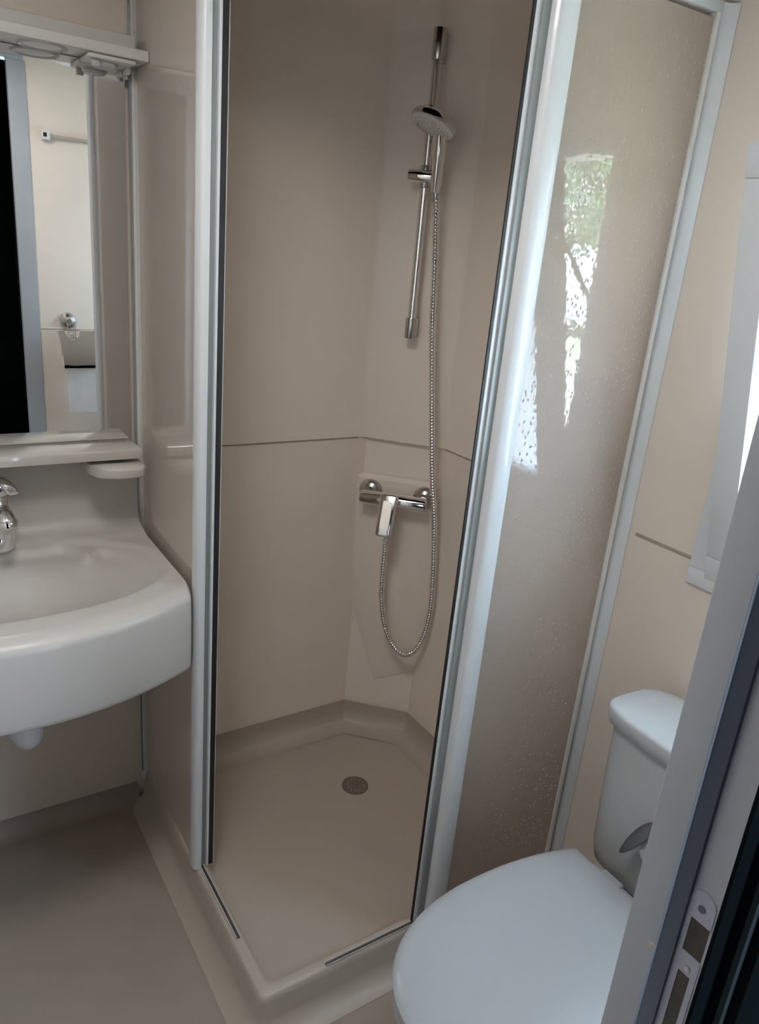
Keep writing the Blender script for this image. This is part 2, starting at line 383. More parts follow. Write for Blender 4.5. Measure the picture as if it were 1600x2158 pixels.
sheet(bm, lr)
box(bm, 0.0, S + .045, 0.012, .04, 0.0, 1.0); box(bm, S + .012, S + .045, -S - .02, .012, 0.0, 1.0)
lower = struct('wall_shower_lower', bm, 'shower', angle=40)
# thin shadow joint between upper and lower moulding
ledge = B()
lo = [(x, y) for x, y in lower_outline(.001)]; up = [(x, y) for x, y in shower_outline(0.0, CH)]
sheet(ledge, [[(x, y, 1.0005) for x, y in up], [(x, y, 1.0003) for x, y in lo], [(x, y, .9975) for x, y in lo]])
obj('seam_ledge', ledge, 'shower', parent=upper, smooth=False)
jb = B(); tube(jb, [(x - (0.0008 if i > 3 else 0), y - (0.0008 if i < 4 else 0), 0.9995) for i, (x, y) in enumerate([(0.0, 0.0), (S - CH - .012, 0.0)])], 0.0016, 6)
obj('seam_line', jb, 'floor', parent=upper)
jb = B(); tube(jb, [(S, -CH - .012, 0.9995), (S, -S, 0.9995)], 0.0016, 6); obj('seam_line', jb, 'floor', parent=upper)

# chamfer frame: s along the chamfer (from its left corner), t out of the wall, z up
E1 = Vector((CH, -CH, 0)).normalized(); N1 = Vector((-1, -1, 0)).normalized(); O1 = Vector((S - CH, 0, 0))
def chp(s, t, z): return O1 + E1 * s + N1 * t + Vector((0, 0, z))
CM = Matrix((tuple(E1) , tuple(N1), (0, 0, 1))).transposed().to_4x4(); CM.translation = O1
# raised plinth behind the valve
bm = B()
b = bmesh.new()
outer = [(-.012, .893), (.262, .893), (.268, .30), (.10, .22), (-.0, .5)]
inner = [(.006, .883), (.246, .883), (.250, .42), (.12, .30), (.022, .55)]
A = [b.verts.new((s, -0.014, z)) for s, z in outer]; Cc = [b.verts.new((s, 0.004, z)) for s, z in inner]
for i in range(5): b.faces.new((A[i], A[(i + 1) % 5], Cc[(i + 1) % 5], Cc[i]))
b.faces.new(Cc)
merge(bm, b, CM); obj('valve_plinth', bm, 'shower', parent=lower, angle=60)
# screw holes beside the rail bracket
bm = B()
for s, z, r_ in ((.1325, 1.972, .0035), (.136, 1.960, .0026), (.1255, 1.972, .0022)):
    p = chp(s + .022, 0.0, z); cyl(bm, p - N1 * .004, p + N1 * .0008, r_, 12)
obj('screw_hole', bm, 'black', parent=upper)

# ------------------------------------------------------------------ shower tray
tray = thing('shower_tray', 'beige moulded shower tray with raised kerb and round metal drain', 'shower tray', (S / 2, -S / 2, 0))
bm = B()
def rr(x0, x1, y0, y1, r, z, n=6):
    pts = []
    for cx, cy, a0 in ((x1 - r, y1 - r, 0), (x0 + r, y1 - r, 90), (x0 + r, y0 + r, 180), (x1 - r, y0 + r, 270)):
        for k in range(n + 1):
            a = math.radians(a0 + 90 * k / n); pts.append((cx + r * math.cos(a), cy + r * math.sin(a), z))
    return pts
X1, Y1 = S - .001, -.001
RG = []
def kerb(off, z, r): RG.append(rr(-.010 - off, X1, -S - .012 - off, Y1, max(r, .001), z))
kerb(0.052, 0.0008, .075); kerb(0.040, 0.003, .06); kerb(0.024, 0.010, .05); kerb(.013, 0.022, .035); kerb(.008, .035, .03); kerb(.004, 0.075, .024); kerb(.0, 0.086, .02)
RG.append(rr(-.006, X1, -S - .008, Y1, .018, RIM))
RG.append(rr(.012, X1, -S + .012, Y1, .02, RIM))
RG.append(rr(.017, X1, -S + .017, Y1, .022, RIM - .004))
RG.append(rr(.022, X1, -S + .024, Y1, .026, .062))
RG.append(rr(.034, X1, -S + .036, Y1, .035, .050))
RG.append(rr(.060, X1 - .002, -S + .062, Y1 - .002, .04, .0445))
RG.append(rr(.12, X1 - .10, -S + .12, Y1 - .10, .06, .042))
RG.append(rr(.30, X1 - .16, -S + .36, Y1 - .16, .06, .0375))
RG.append([(0.516 + .03 * math.cos(0), 0, 0)] and [(0.516 + .036 * math.cos(math.atan2(p[1] + .278, p[0] - .516)), -.278 + .036 * math.sin(math.atan2(p[1] + .278, p[0] - .516)), .034) for p in RG[-1]])
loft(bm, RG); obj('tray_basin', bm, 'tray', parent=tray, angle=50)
# cove where the tray meets the shower walls
R_ = .060; line = [(0.0, .0005), (S - CH + .016, .0005), (S + .0005, -CH + .016), (S + .0005, -S)]
def off(line, d):
    out = []
    for k, p in enumerate(line):
        ns = []
        if k > 0: e = (Vector(line[k]) - Vector(line[k - 1])).normalized(); ns.append(Vector((e.y, -e.x)))
        if k < len(line) - 1: e = (Vector(line[k + 1]) - Vector(line[k])).normalized(); ns.append(Vector((e.y, -e.x)))
        n_ = sum(ns, Vector((0, 0))) / len(ns); n_ = n_ / max(n_.length_squared, 1e-6) if len(ns) > 1 else n_
        out.append((p[0] + n_.x * d, p[1] + n_.y * d))
    return out
cb = B(); rgs = [[(x, y, .125) for x, y in off(line, .0006)]]
for k in range(0, 13):
    a = k / 12 * math.pi / 2; rgs.append([(x, y, .0440 + R_ - R_ * math.sin(a)) for x, y in off(line, .0012 + R_ - R_ * math.cos(a))])
sheet(cb, rgs); obj('cove', cb, 'tray', parent=tray, angle=30)
drain = B(); T = Matrix.Translation((0.516, -.278, .0345))
lathe(drain, [(0, .001), (.006, .001), (.0065, .0022), (.012, .002), (.030, .0018), (.034, .003), (.038, .0022), (.0385, -.002), (0, -.002)], 48, T)
dr = obj('drain', drain, 'steel', parent=tray)
dh = B()
for k in range(12):
    a = k * math.pi / 6; cyl(dh, (0.516 + .024 * math.cos(a), -.278 + .024 * math.sin(a), .0355), (0.516 + .024 * math.cos(a), -.278 + .024 * math.sin(a), .0372), .0022, 10)
obj('drain_hole', dh, 'chromes', parent=dr, label='ring of small bright drain holes')

# ------------------------------------------------------------------ shower enclosure
enc = thing('shower_enclosure', 'white framed corner shower enclosure with textured panels and open sliding doors', 'shower enclosure', (0, -S, RIM))
ZB, ZT = RIM + .0005, 1.945
def post_left(pts, m='white', name='corner_post', z0=ZB, z1=ZT, vb=None, **k):
    b = B(); prism(b, pts, z0, z1, vert_bev=vb); return obj(name, b, m, parent=enc, **k)
# left run (plane x ~ 0): fixed panel, column, glass edge, door stile, black seal
def arc(cx, cy, rx, ry, a0, a1, n=10): return [(cx + rx * math.cos(math.radians(a0 + (a1 - a0) * k / n)), cy + ry * math.sin(math.radians(a0 + (a1 - a0) * k / n))) for k in range(n + 1)]
def swap(pts, e=0.0):   # mirror the left run on to the front run: (x,y) -> (S + y, -S - x)
    return [(S + y, -S + x) for x, y in pts][::-1]
LP = {}
LP['fixed_panel'] = [(-.007, -.006), (-.007, -.389), (-.003, -.389), (-.003, -.006)]
LP['column'] = [(.0008, -.384), (-.008, -.384)] + arc(-.009, -.403, .010, .019, 90, 270, 10) + [(.0008, -.4215)]
LP['glass_edge'] = [(.008, -.30), (.008, -.405), (.012, -.405), (.012, -.30)]
LP['door_stile'] = [(.0125, -.372), (.0125, -.407), (.019, -.407), (.019, -.372)]
LP['door_seal'] = [(.0135, -.4075), (.0135, -.4165), (.0175, -.4165), (.0175, -.4075)]
LP['wall_channel'] = [(-.022, -.0006), (-.022, -.012), (-.014, -.022), (-.010, -.020), (.002, -.020), (.002, -.0006)]
def add_run(fn, tag):
    b = B(); prism(b, fn(LP['fixed_panel']), ZB + .012, ZT - .02); obj('fixed_panel', b, 'panel_smooth', parent=enc, smooth=False)
    b = B(); prism(b, fn(LP['column']), ZB, ZT - .012); obj('column', b, 'white', parent=enc, angle=50)
    return
add_run(lambda p: p, 'left')
b = B(); prism(b, [(.0010, -.398), (.0010, -.4135), (.0125, -.4135), (.0125, -.398)], ZB + .002, ZT - .02); obj('side_seal', b, 'greyp', parent=enc)
b = B(); prism(b, [(.0128, -.398), (.0128, -.4225), (.0178, -.4225), (.0178, -.398)], ZB + .003, ZT - .02, vert_bev=.0008); st = obj('door_stile', b, 'white', parent=enc)
b = B(); prism(b, [(.0180, -.400), (.0180, -.4215), (.0292, -.4215), (.0292, -.400)], ZB + .004, ZT - .022); obj('door_seal', b, 'black', parent=st)
b = B(); prism(b, [(.0294, -.400), (.0294, -.4215), (.0304, -.4215), (.0304, -.400)], ZB + .004, ZT - .022); obj('seal_lip', b, 'white', parent=st)
b = B(); prism(b, [(.018, -.05), (.018, -.3975), (.021, -.3975), (.021, -.05)], ZB + .012, ZT - .03); obj('sliding_panel', b, 'clear', parent=enc, smooth=False)
b = B(); prism(b, LP['wall_channel'], RIM - .03, ZT); obj('wall_channel', b, 'lamp', parent=enc)
b = B(); prism(b, [(-.0225, -.013), (-.0225, -.018), (-.019, -.018), (-.019, -.013)], RIM, ZT); obj('channel_seal', b, 'greyp', parent=enc)
# front run (plane y ~ -S)
YP = -S - .012
b = B(); prism(b, [(.425, YP - .004), (S - .0245, YP - .013), (S - .0245, YP - .009), (.425, YP - .0)], ZB + .012, ZT - .02); obj('fixed_panel', b, 'panel', parent=enc, smooth=False)
# rounded column bulging towards the room
b = B(); prism(b, [(.386, YP + .006), (.386, YP - .006)] + arc(.410, YP - .008, .022, .010, 180, 360, 12) + [(.434, YP + .006)], ZB, ZT - .012); obj('column', b, 'white', parent=enc, angle=50)
b = B(); prism(b, [(.371, YP + .007), (.371, YP + .003), (.388, YP + .003), (.388, YP + .007)], ZB + .002, ZT - .02); obj('side_seal', b, 'greyp', parent=enc)
b = B(); prism(b, [(.362, YP + .013), (.362, YP + .008), (.384, YP + .008), (.384, YP + .013)], ZB + .003, ZT - .02, vert_bev=.001); st = obj('door_stile', b, 'white', parent=enc)
b = B(); prism(b, [(.3565, YP + .0125), (.3565, YP + .0095), (.3618, YP + .0095), (.3618, YP + .0125)], ZB + .004, ZT - .022); obj('door_seal', b, 'black', parent=st)
b = B(); prism(b, [(.386, YP + .0095), (.74, YP + .0095), (.74, YP + .0125), (.386, YP + .0125)], ZB + .012, ZT - .03); obj('sliding_panel', b, 'clear', parent=enc, smooth=False)
# wall post at the right wall, two-step profile
b = B(); prism(b, [(S - .024, YP - .012), (S - .0006, YP - .032), (S - .0006, YP + .006), (S - .024, YP + .006)], 0.06, 1.951, vert_bev=.002); obj('wall_post', b, 'white', parent=enc)
b = B(); prism(b, [(S - .040, YP - .0130), (S - .040, YP - .0170), (S - .034, YP - .0195), (S - .034, YP - .0150), (S - .0245, YP - .0135), (S - .0245, YP + .004), (S - .040, YP + .004)], ZB, ZT - .012); obj('wall_channel', b, 'lamp', parent=enc)
# top rail
b = B(); box(b, -.016, .024, -S - .022, -.001, ZT - .012, ZT + .009, .002); o = obj('top_rail', b, 'white', parent=enc)
b = B(); box(b, -.016, S - .001, -S - .026, -S + .01, ZT - .0115, ZT + .009, .002); obj('top_rail', b, 'white', parent=enc)
# bottom guide channels on the tray rim
def guide(p0, p1):
    (x0, y0), (x1, y1) = p0, p1
    b = B()
    if abs(x1 - x0) < .01:
        box(b, x0 - .0045, x0 - .0030, y1, y0, RIM + .0003, RIM + .0045); box(b, x0 + .0035, x0 + .0045, y1, y0, RIM + .0003, RIM + .006)
    else:
        box(b, x0, x1, y0 - .0045, y0 - .0035, RIM + .0003, RIM + .0045); box(b, x0, x1, y0 + .0030, y0 + .0045, RIM + .0003, RIM + .006)
    g = obj('guide_channel', b, 'lamp', parent=enc, smooth=False)
    b = B()
    if abs(x1 - x0) < .01: box(b, x0 - .0029, x0 + .0034, y1 + .0005, y0, RIM + .0003, RIM + .0022)
    else: box(b, x0, x1 - .0005, y0 - .0034, y0 + .0029, RIM + .0003, RIM + .0022)
    obj('guide_slot', b, 'slot', parent=g, smooth=False)
guide((.0035, -.398), (.0035, -.641))
guide((.138, -.785), (.42, -.785))

# ------------------------------------------------------------------ shower rail, handset, hose, valve
rail = thing('shower_rail', 'chrome vertical shower rail with sliding holder on the chamfered shower corner', 'shower rail', chp(.118, 0, 1.29))
SR = .118
b = B(); cyl(b, chp(SR, .048, 1.31), chp(SR, .048, 2.0), .0115, 32); obj('rail_bar', b, 'chrome', parent=rail)
def bracket(z0, z1, flip):
    b = B(); box(b, SR - .0135, SR + .0135, .0005, .050, z0, z1, .003, mtx=CM)
    lathe(b, [(0, z0 + .0), (.0138, z0), (.0145, z0 + .002), (.0145, z1 - .002), (.0138, z1), (0, z1)], 32, CM @ Matrix.Translation((SR, .048, 0)))
    return obj('bracket', b, 'chromes', parent=rail)
bracket(1.935, 2.000, 1); bracket(1.293, 1.345, 0)
zs = 1.682
b = B(); cyl(b, chp(SR - .042, .055, zs), chp(SR + .040, .055, zs), .0155, 36, .002); cyl(b, chp(SR - .0165, .055, zs), chp(SR - .0155, .055, zs), .0158, 36)
obj('slider', b, 'chrome', parent=rail)
b = B(); cyl(b, chp(SR - .001, .048, zs - .026), chp(SR - .001, .048, zs + .026), .0135, 30, .002); obj('slider_collar', b, 'chromes', parent=rail)

hand = thing('shower_handset', 'round chrome and white shower handset resting in the rail holder', 'shower head', chp(.152, .075, zs))
# handle: tapered elliptical tube from holder up to the head
hp = catmull([chp(.148, .070, zs - .035), chp(.149, .074, zs - .005), chp(.150, .080, zs + .04), chp(.150, .088, zs + .085), chp(.148, .102, zs + .117)], 8)
b = B(); tube(b, hp, .012, 24, radf=lambda t, i: .0105 + .0075 * math.sin(min(1, t * 1.25) * math.pi * .5) - (.002 * t)); obj('handle', b, 'chrome', parent=hand)
b = B(); cyl(b, chp(.148, .068, zs - .02), chp(.149, .073, zs - .002), .0145, 30, .002); obj('handle_nut', b, 'chrome', parent=hand)
HC = chp(.138, .112, zs + .116)
hn = (N1 * .27 + Vector((0, 0, -1)) + E1 * -.36).normalized()
HM = frame_to(hn, HC)
b = B(); lathe(b, [(0, -.022), (.020, -.021), (.040, -.014), (.054, -.002), (.0575, .008), (.0565, .013), (.052, .0135), (0, .0135)], 56, HM); obj('head_shell', b, 'chrome', parent=hand)
b = B(); lathe(b, [(0, .0215), (.030, .0215), (.034, .0205), (.044, .0185), (.0525, .0165), (.0545, .0136), (0, .0134)], 56, HM); fp = obj('face_plate', b, 'nozzle', parent=hand)
b = B()
for ring, n in ((.010, 6), (.018, 11), (.026, 16), (.034, 22), (.042, 27)):
    for k in range(n):
        a = 2 * math.pi * k / n + ring * 40; h = .0215 if ring < .035 else .0188
        cyl(b, HM @ Vector((ring * math.cos(a), ring * math.sin(a), h - .001)), HM @ Vector((ring * math.cos(a), ring * math.sin(a), h + .0012)), .0014, 6)
obj('nozzle', b, 'lens', parent=fp, kind='stuff')
b = B(); box(b, -.012, .012, .045, .0585, -.002, .0175, .002, mtx=HM @ Matrix.Rotation(math.radians(148), 4, 'Z')); obj('spray_selector', b, 'nozzle', parent=hand, label='pale grey spray selector tab')

# hose
hs = [(.106, .055, .765), (.107, .056, .735), (.110, .058, .69), (.110, .060, .633), (.114, .060, .542), (.133, .060, .452), (.165, .060, .391), (.203, .060, .37), (.238, .060, .406), (.259, .060, .493),
      (.259, .060, .615), (.242, .060, .802), (.221, .060, .937), (.198, .060, 1.132), (.178, .060, 1.316), (.165, .060, 1.49), (.152, .064, 1.64)]
hose = thing('shower_hose', 'ribbed metal shower hose looping from the mixer valve up to the handset', 'hose', chp(.203, .06, .37))
cp = resample(catmull([chp(*p) for p in hs], 16), .0014)
b = B(); tube(b, cp, .0078, 12, radf=lambda t, i: (.0088, .0088, .0084, .0070, .0070, .0084)[i % 6]); obj('hose_body', b, 'chrome', parent=hose, angle=60)
b = B(); cyl(b, chp(.148, .066, zs - .020), chp(.151, .0635, zs - .055), .0095, 20, .001, r1=.0085); obj('hose_nut', b, 'chromes', parent=hose)
b = B(); cyl(b, chp(.1055, .055, .775), chp(.108, .057, .735), .0095, 20, .001, r1=.009); obj('hose_nut', b, 'chromes', parent=hose)

valve = thing('shower_mixer', 'chrome single lever shower mixer bar on the lower chamfered wall', 'shower mixer', chp(.116, 0, .84))
for s_ in (.042, .200):
    b = B(); lathe(b, [(.034, 0), (.034, .003), (.030, .010), (.020, .015), (.016, .017), (.0155, .040), (0, .040)], 44, CM @ Matrix.Translation((s_, .0045, .848)) @ Matrix.Rotation(math.radians(-90), 4, 'X'))
    obj('wall_flange', b, 'chromes', parent=valve)
b = B(); tube(b, [chp(.022, .052, .842), chp(.024, .052, .842), chp(.032, .052, .842), chp(.205, .052, .842), chp(.213, .052, .842), chp(.215, .052, .842)], .02, 40, radf=lambda t, i: (.014, .0185, .0205, .0205, .0185, .014)[i]); obj('mixer_body', b, 'chrome', parent=valve)
b = B(); cyl(b, chp(.115, .060, .842), chp(.115, .092, .846), .020, 36, .002); obj('cartridge_collar', b, 'chromes', parent=valve)
b = B(); cyl(b, chp(.106, .055, .828), chp(.106, .055, .772), .011, 24, .001); obj('hose_outlet', b, 'chromes', parent=valve)
# lever: a rounded slab sloping down and out
LM = Matrix.Translation(chp(.115, .094, .868)) @ CM.to_3x3().to_4x4() @ Matrix.Rotation(math.radians(24), 4, 'X')
b = B(); lv = bmesh.new(); bmesh.ops.create_cube(lv, size=1)
for v in lv.verts:
    wdt = .0255 if v.co.z > 0 else .0215; v.co = Vector((v.co.x * 2 * wdt, v.co.y * .024 + .004, -.055 + v.co.z * .118))
bmesh.ops.bevel(lv, geom=lv.edges[:], offset=.0065, segments=3, affect='EDGES', profile=.5)
merge(b, lv, LM); lev = obj('lever', b, 'chrome', parent=valve)
b = B(); lv = bmesh.new(); bmesh.ops.create_cube(lv, size=1)
for v in lv.verts: v.co = Vector((v.co.x * .028, .0155 + v.co.y * .003, -.055 + v.co.z * .080))
bmesh.ops.bevel(lv, geom=lv.edges[:], offset=.0014, segments=2, affect='EDGES')
merge(b, lv, LM); obj('lever_inlay', b, 'chromes', parent=lev)

# ------------------------------------------------------------------ washbasin
sink = thing('washbasin', 'cream moulded washbasin with curved front and tall backsplash', 'washbasin', (-.33, -.25, .64))
SX0, SX1, SCX = -.655, -.0225, -.335
def front_y(x):
    u = abs(x - SCX) / .31
    y = -.512 + .088 * u ** 2
    e = (abs(x - SCX) - (.3125 - .016)) / .016
    if e > 0: y += .016 * (1 - math.sqrt(max(0, 1 - min(1, e) ** 2)))
    return y
half = [(-.335, -.086), (-.270, -.082), (-.222, -.080), (-.196, -.092), (-.180, -.112), (-.167, -.137), (-.154, -.128), (-.136, -.121), (-.112, -.134), (-.090, -.162), (-.074, -.200), (-.066, -.245), (-.074, -.290), (-.100, -.330), (-.150, -.362), (-.220, -.383), (-.335, -.392)]
hc = [ (p.x, p.y) for p in catmull([(x, y, 0) for x, y in half], 6)]
bowl_poly = hc + [(2 * -.335 - x, y) for x, y in hc[::-1]]
def bowl_dist(x, y):
    d = 9; ins = False; n = len(bowl_poly)
    for k in range(n):
        ax, ay = bowl_poly[k]; bx_, by_ = bowl_poly[(k + 1) % n]; ex, ey = bx_ - ax, by_ - ay; L = ex * ex + ey * ey
        t = 0 if L < 1e-12 else max(0, min(1, ((x - ax) * ex + (y - ay) * ey) / L)); d = min(d, math.hypot(x - ax - ex * t, y - ay - ey * t))
        if (ay > y) != (by_ > y) and x < ax + ex * (y - ay) / ey: ins = not ins
    return d if ins else -d
def bowl_z(x, y):
    z = 0.82
    dx = (x - (-.335)) / .300; dy = (y - (-.235)) / (.178)
    e = (abs(dx) ** 2.2 + abs(dy) ** 2.2) ** (1 / 2.2)
    z -= .009 * sstep(1.06, .93, e)
    d = bowl_dist(x, y)
    k = .0032 + .006 * sstep(-.2, -.32, y)
    q = d / k; sp_d = k * (q if q > 30 else math.log1p(math.exp(q)))
    z -= .020 * (1 - math.exp(-sp_d / .010))
    ee = math.hypot((x + .335) / .262, (y + .250) / (.150 if y > -.25 else .142))
    z -= .072 * sstep(1.0, .15, ee)
    return z
NX = 160
bmS = bmesh.new(); cols = []
ZL, TZ = .64, .82
for i in range(NX + 1):
    u = i / NX; x = SX0 + (SX1 - SX0) * u
    yf = front_y(x); pr = []
    pr += [(-.001, .70), (-.001, 1.004), (-.0175, 1.004), (-.019, 1.0), (-.0215, .95), (-.0225, .90), (-.0235, .868)]
    for k in range(1, 8): a = k / 8 * math.pi / 2; pr.append((-.0235 - .042 * (1 - math.cos(a)), .868 - .042 * math.sin(a)))
    y0 = -.0655; y1 = yf + .040; NY = 90
    for k in range(NY + 1):
        y = y0 + (y1 - y0) * k / NY
        z = bowl_z(x, y) + .006 * sstep(-.10, -.066, y)
        pr.append((y, z))
    z1 = pr[-1][1]
    for k in range(1, 9): a = k / 8 * math.pi / 2; pr.append((y1 - .038 * math.sin(a), z1 - .026 * (1 - math.cos(a))))
    pr += [(yf, .75), (yf - .0, .70), (yf + .002, ZL + .012), (yf + .004, ZL + .004), (yf + .008, ZL), (yf + .016, ZL), (yf + .018, ZL + .006), (yf + .018, .695)]
    cols.append([bmS.verts.new((x, y, z)) for y, z in pr])
for a, c in zip(cols, cols[1:]):
    for k in range(len(a) - 1): bmS.faces.new((a[k], a[k + 1], c[k + 1], c[k]))
    bmS.faces.new((a[-1], a[0], c[0], c[-1]))
bmS.faces.new(cols[0][::-1]); bmS.faces.new(cols[-1])
obj('basin_moulding', bmS, 'sink', parent=sink, angle=60)
bm = B(); cyl(bm, (-.335, -.25, .64), (-.335, -.25, .695), .05, 32); cyl(bm, (-.335, -.25, .46), (-.335, -.25, .65), .030, 32, .004); lathe(bm, [(0, .425), (.012, .426), (.024, .436), (.031, .452), (.032, .49), (0, .49)], 32, Matrix.Translation((-.328, -.25, 0)))
cyl(bm, (-.335, -.25, .53), (-.335, -.004, .53), .018, 24)
obj('bottle_trap', bm, 'white', parent=sink, label='white plastic bottle trap below the basin')
tap = thing('basin_tap', 'chrome single lever mixer tap on the washbasin deck', 'tap', (-.335, -.062, .82))
TX, TYY = -.333, -.054
b = B(); lathe(b, [(0, .818), (.035, .818), (.036, .824), (.0355, .852), (.033, .856), (.031, .87), (.029, .90), (.029, .935), (.028, .94), (0, .94)], 40, Matrix.Translation((TX, TYY, 0))); obj('tap_body', b, 'chrome', parent=tap)
b = B(); tube(b, catmull([(TX, -.07, .905), (TX + .002, -.11, .915), (TX + .005, -.14, .916), (TX + .007, -.153, .910), (TX + .0075, -.157, .902)], 8), .016, 24, radf=lambda t, i: .021 - .003 * t); obj('spout', b, 'chrome', parent=tap)
b = B(); lathe(b, [(0, 0), (.0165, 0), (.0175, .001), (.0175, .013), (.0165, .014), (.0165, .016), (.0195, .0165), (.0200, .018), (.0200, .036), (.0190, .038), (0, .038)], 32, Matrix.Translation((TX + .0075, -.157, .878))); obj('aerator', b, 'chrome', parent=tap)
b = B(); lathe(b, [(0, .9405), (.0275, .9405), (.030, .945), (.0295, .966), (.024, .976), (0, .979)], 40, Matrix.Translation((TX, TYY, 0))); hd = obj('lever_head', b, 'chrome', parent=tap)
lvp = catmull([(TX - .004, -.045, .972), (TX, -.08, .985), (TX + .008, -.115, .988), (TX + .018, -.150, .982), (TX + .023, -.166, .975)], 8)
b = B(); tube(b, lvp, .006, 20, radf=lambda t, i: .0165 - .006 * t, sx=.36, sy=1.0, ref=(0, 0, 1)); obj('lever', b, 'chrome', parent=hd)
for nm, mt_, ang in (('hot_mark', 'red', -88), ('cold_mark', 'blue', -76)):
    a_ = math.radians(ang); dpos = Vector((TX + .0290 * math.cos(a_), TYY + .0290 * math.sin(a_), .957))
    b = B(); cyl(b, dpos, dpos + Vector((.0016 * math.cos(a_), .0016 * math.sin(a_), 0)), .0040, 16); obj(nm, b, mt_, parent=hd)

# soap lobe under shelf
b = B()
lobe = [(-.036, -.03), (-.150, -.03)] + [(-.150 + .055 * (1 - math.cos(a)), -.08 - .0 - .080 * math.sin(a)) for a in [k / 10 * math.pi / 2 for k in range(11)]] + [(-.060, -.1605), (-.046, -.156), (-.038, -.146), (-.036, -.132)]
prism(b, lobe, .984, 1.006, .004)
sl = obj('soap_ledge', b, 'sink', parent=None, angle=50)
sl['label'] = 'rounded cream soap ledge under the right end of the shelf'; sl['category'] = 'soap dish'

shelf = B(); box(shelf, SX0, -.0355, -.116, -.0145, 1.0155, 1.0365, .002); sh = obj('shelf', shelf, 'shelf')
sh['label'] = 'long cream shelf below the mirror above the washbasin'; sh['category'] = 'shelf'

mir = thing('wall_mirror', 'rectangular frameless mirror above the shelf and washbasin', 'mirror', (-.34, 0, 1.037))
b = B(); box(b, SX0, -.0325, -.0125, -.001, 1.037, 1.806); obj('backing', b, 'lamp', parent=mir, smooth=False)
b = B(); box(b, SX0, -.0315, -.0155, -.0125, 1.037, 1.806); obj('mirror_glass', b, 'mirror', parent=mir, smooth=False)

# lamp above the mirror
lamp = thing('mirror_lamp', 'white plastic bathroom light bar above the mirror with round downlights', 'lamp', (-.34, 0, 1.81))
b = B(); box(b, SX0, -.008, -.106, -.001, 1.8075, 1.826, .002); obj('canopy_plate', b, 'lamp', parent=lamp)
b = B(); box(b, SX0, -.0175, -.050, -.001, 1.8262, 1.858, .004); box(b, SX0, -.012, -.056, -.001, 1.8262, 1.835, .001); obj('cable_housing', b, 'lamp', parent=lamp)
for cx in (-.192, -.44):
    b = B(); lathe(b, [(.045, 0), (.0445, -.002), (.041, -.0035), (.036, -.002), (.034, 0), (.045, 0)], 44, Matrix.Translation((cx, -.056, 1.8075))); f = obj('downlight_ring', b, 'lens', parent=lamp)
    b = B(); lathe(b, [(0, -.0030), (.016, -.0030), (.018, -.0018), (.024, -.0012), (.0335, -.001), (.0335, 0), (0, 0)], 44, Matrix.Translation((cx, -.056, 1.8075))); obj('lens', b, 'nozzle', parent=f)
b = B(); box(b, -.118, -.030, -.097, -.018, 1.799, 1.8072, .003, 2); box(b, -.036, -.030, -.060, -.020, 1.788, 1.800, .002); sw = obj('socket_box', b, 'lamp', parent=lamp)
b = B(); lathe(b, [(0, -.010), (.020, -.010), (.024, -.006), (.025, 0), (0, 0)], 36, Matrix.Translation((-.080, -.058, 1.799))); obj('socket_cover', b, 'lens', parent=sw)
b = B(); cyl(b, (-.033, -.034, 1.789), (-.033, -.034, 1.781), .004, 16, .001); obj('switch_button', b, 'lens', parent=sw)
b = B(); box(b, -.110, -.096, -.086, -.078, 1.786, 1.7995, .001); obj('socket_latch', b, 'lens', parent=sw)

# ------------------------------------------------------------------ toilet
TY = -1.185
toilet = thing('toilet', 'white toilet with closed lid and rounded cistern against the right wall', 'toilet', (.45, TY, 0))
def egg(z, x0, x1, hw, n=64, back_flat=.0, sx=1.0, p=2.3, backw=.82):
    # outline: front tip at x0, straight back edge at x1
    pts = []
    L = x1 - x0; xm = x0 + L * .56
    for k in range(n + 1):
        a = math.pi / 2 + math.pi * k / n   # half turn round the front
        pts.append((xm + (xm - x0) * math.copysign(abs(math.cos(a)) ** (2 / p), math.cos(a)), TY + hw * math.copysign(abs(math.sin(a)) ** (2 / p), math.sin(a)), z))
    nb = 14
    for k in range(1, nb + 1):
        t = k / nb; pts.append((xm + (x1 - xm) * t, TY - hw * (1 - (1 - backw) * t ** 2.2), z))
    for k in range(nb, 0, -1):
        t = k / nb; pts.append((xm + (x1 - xm) * t, TY + hw * (1 - (1 - backw) * t ** 2.2), z))
    return pts
HW = .188
# lid: slightly domed
b = B()
lr_ = [egg(.4145, .050, .536, HW), egg(.418, .042, .538, HW + .004), egg(.430, .041, .538, HW + .005), egg(.436, .047, .536, HW), egg(.4395, .062, .532, HW - .012), egg(.4425, .11, .525, HW - .05), egg(.444, .19, .50, HW - .12)]
loft(b, lr_); obj('lid', b, 'seat', parent=toilet, angle=40)
b = B(); loft(b, [egg(.393, .052, .535, HW - .004), egg(.396, .044, .536, HW + .003), egg(.410, .044, .536, HW + .003), egg(.4135, .050, .535, HW - .003)]); obj('seat_ring', b, 'seat', parent=toilet, angle=40)
b = B()
prof = [(.392, .062, .52, .175), (.375, .058, .53, .178), (.34, .085, .55, .168), (.28, .15, .57, .145), (.20, .22, .59, .115), (.10, .25, .60, .100), (.03, .245, .61, .103), (.001, .235, .61, .108)]
loft(b, [egg(z, x0, x1, hw, backw=.95) for z, x0, x1, hw in prof]); obj('bowl', b, 'porc', parent=toilet, angle=50)
for s_ in (-1, 1):
    b = B(); box(b, .538, .566, TY + s_ * .075 - .025, TY + s_ * .075 + .025, .400, .422, .006, 3); obj('hinge', b, 'seat', parent=toilet)
b = B(); box(b, .539, .562, TY - .125, TY + .122,   .393, .417, .004); obj('hinge_bar', b, 'seat', parent=toilet)
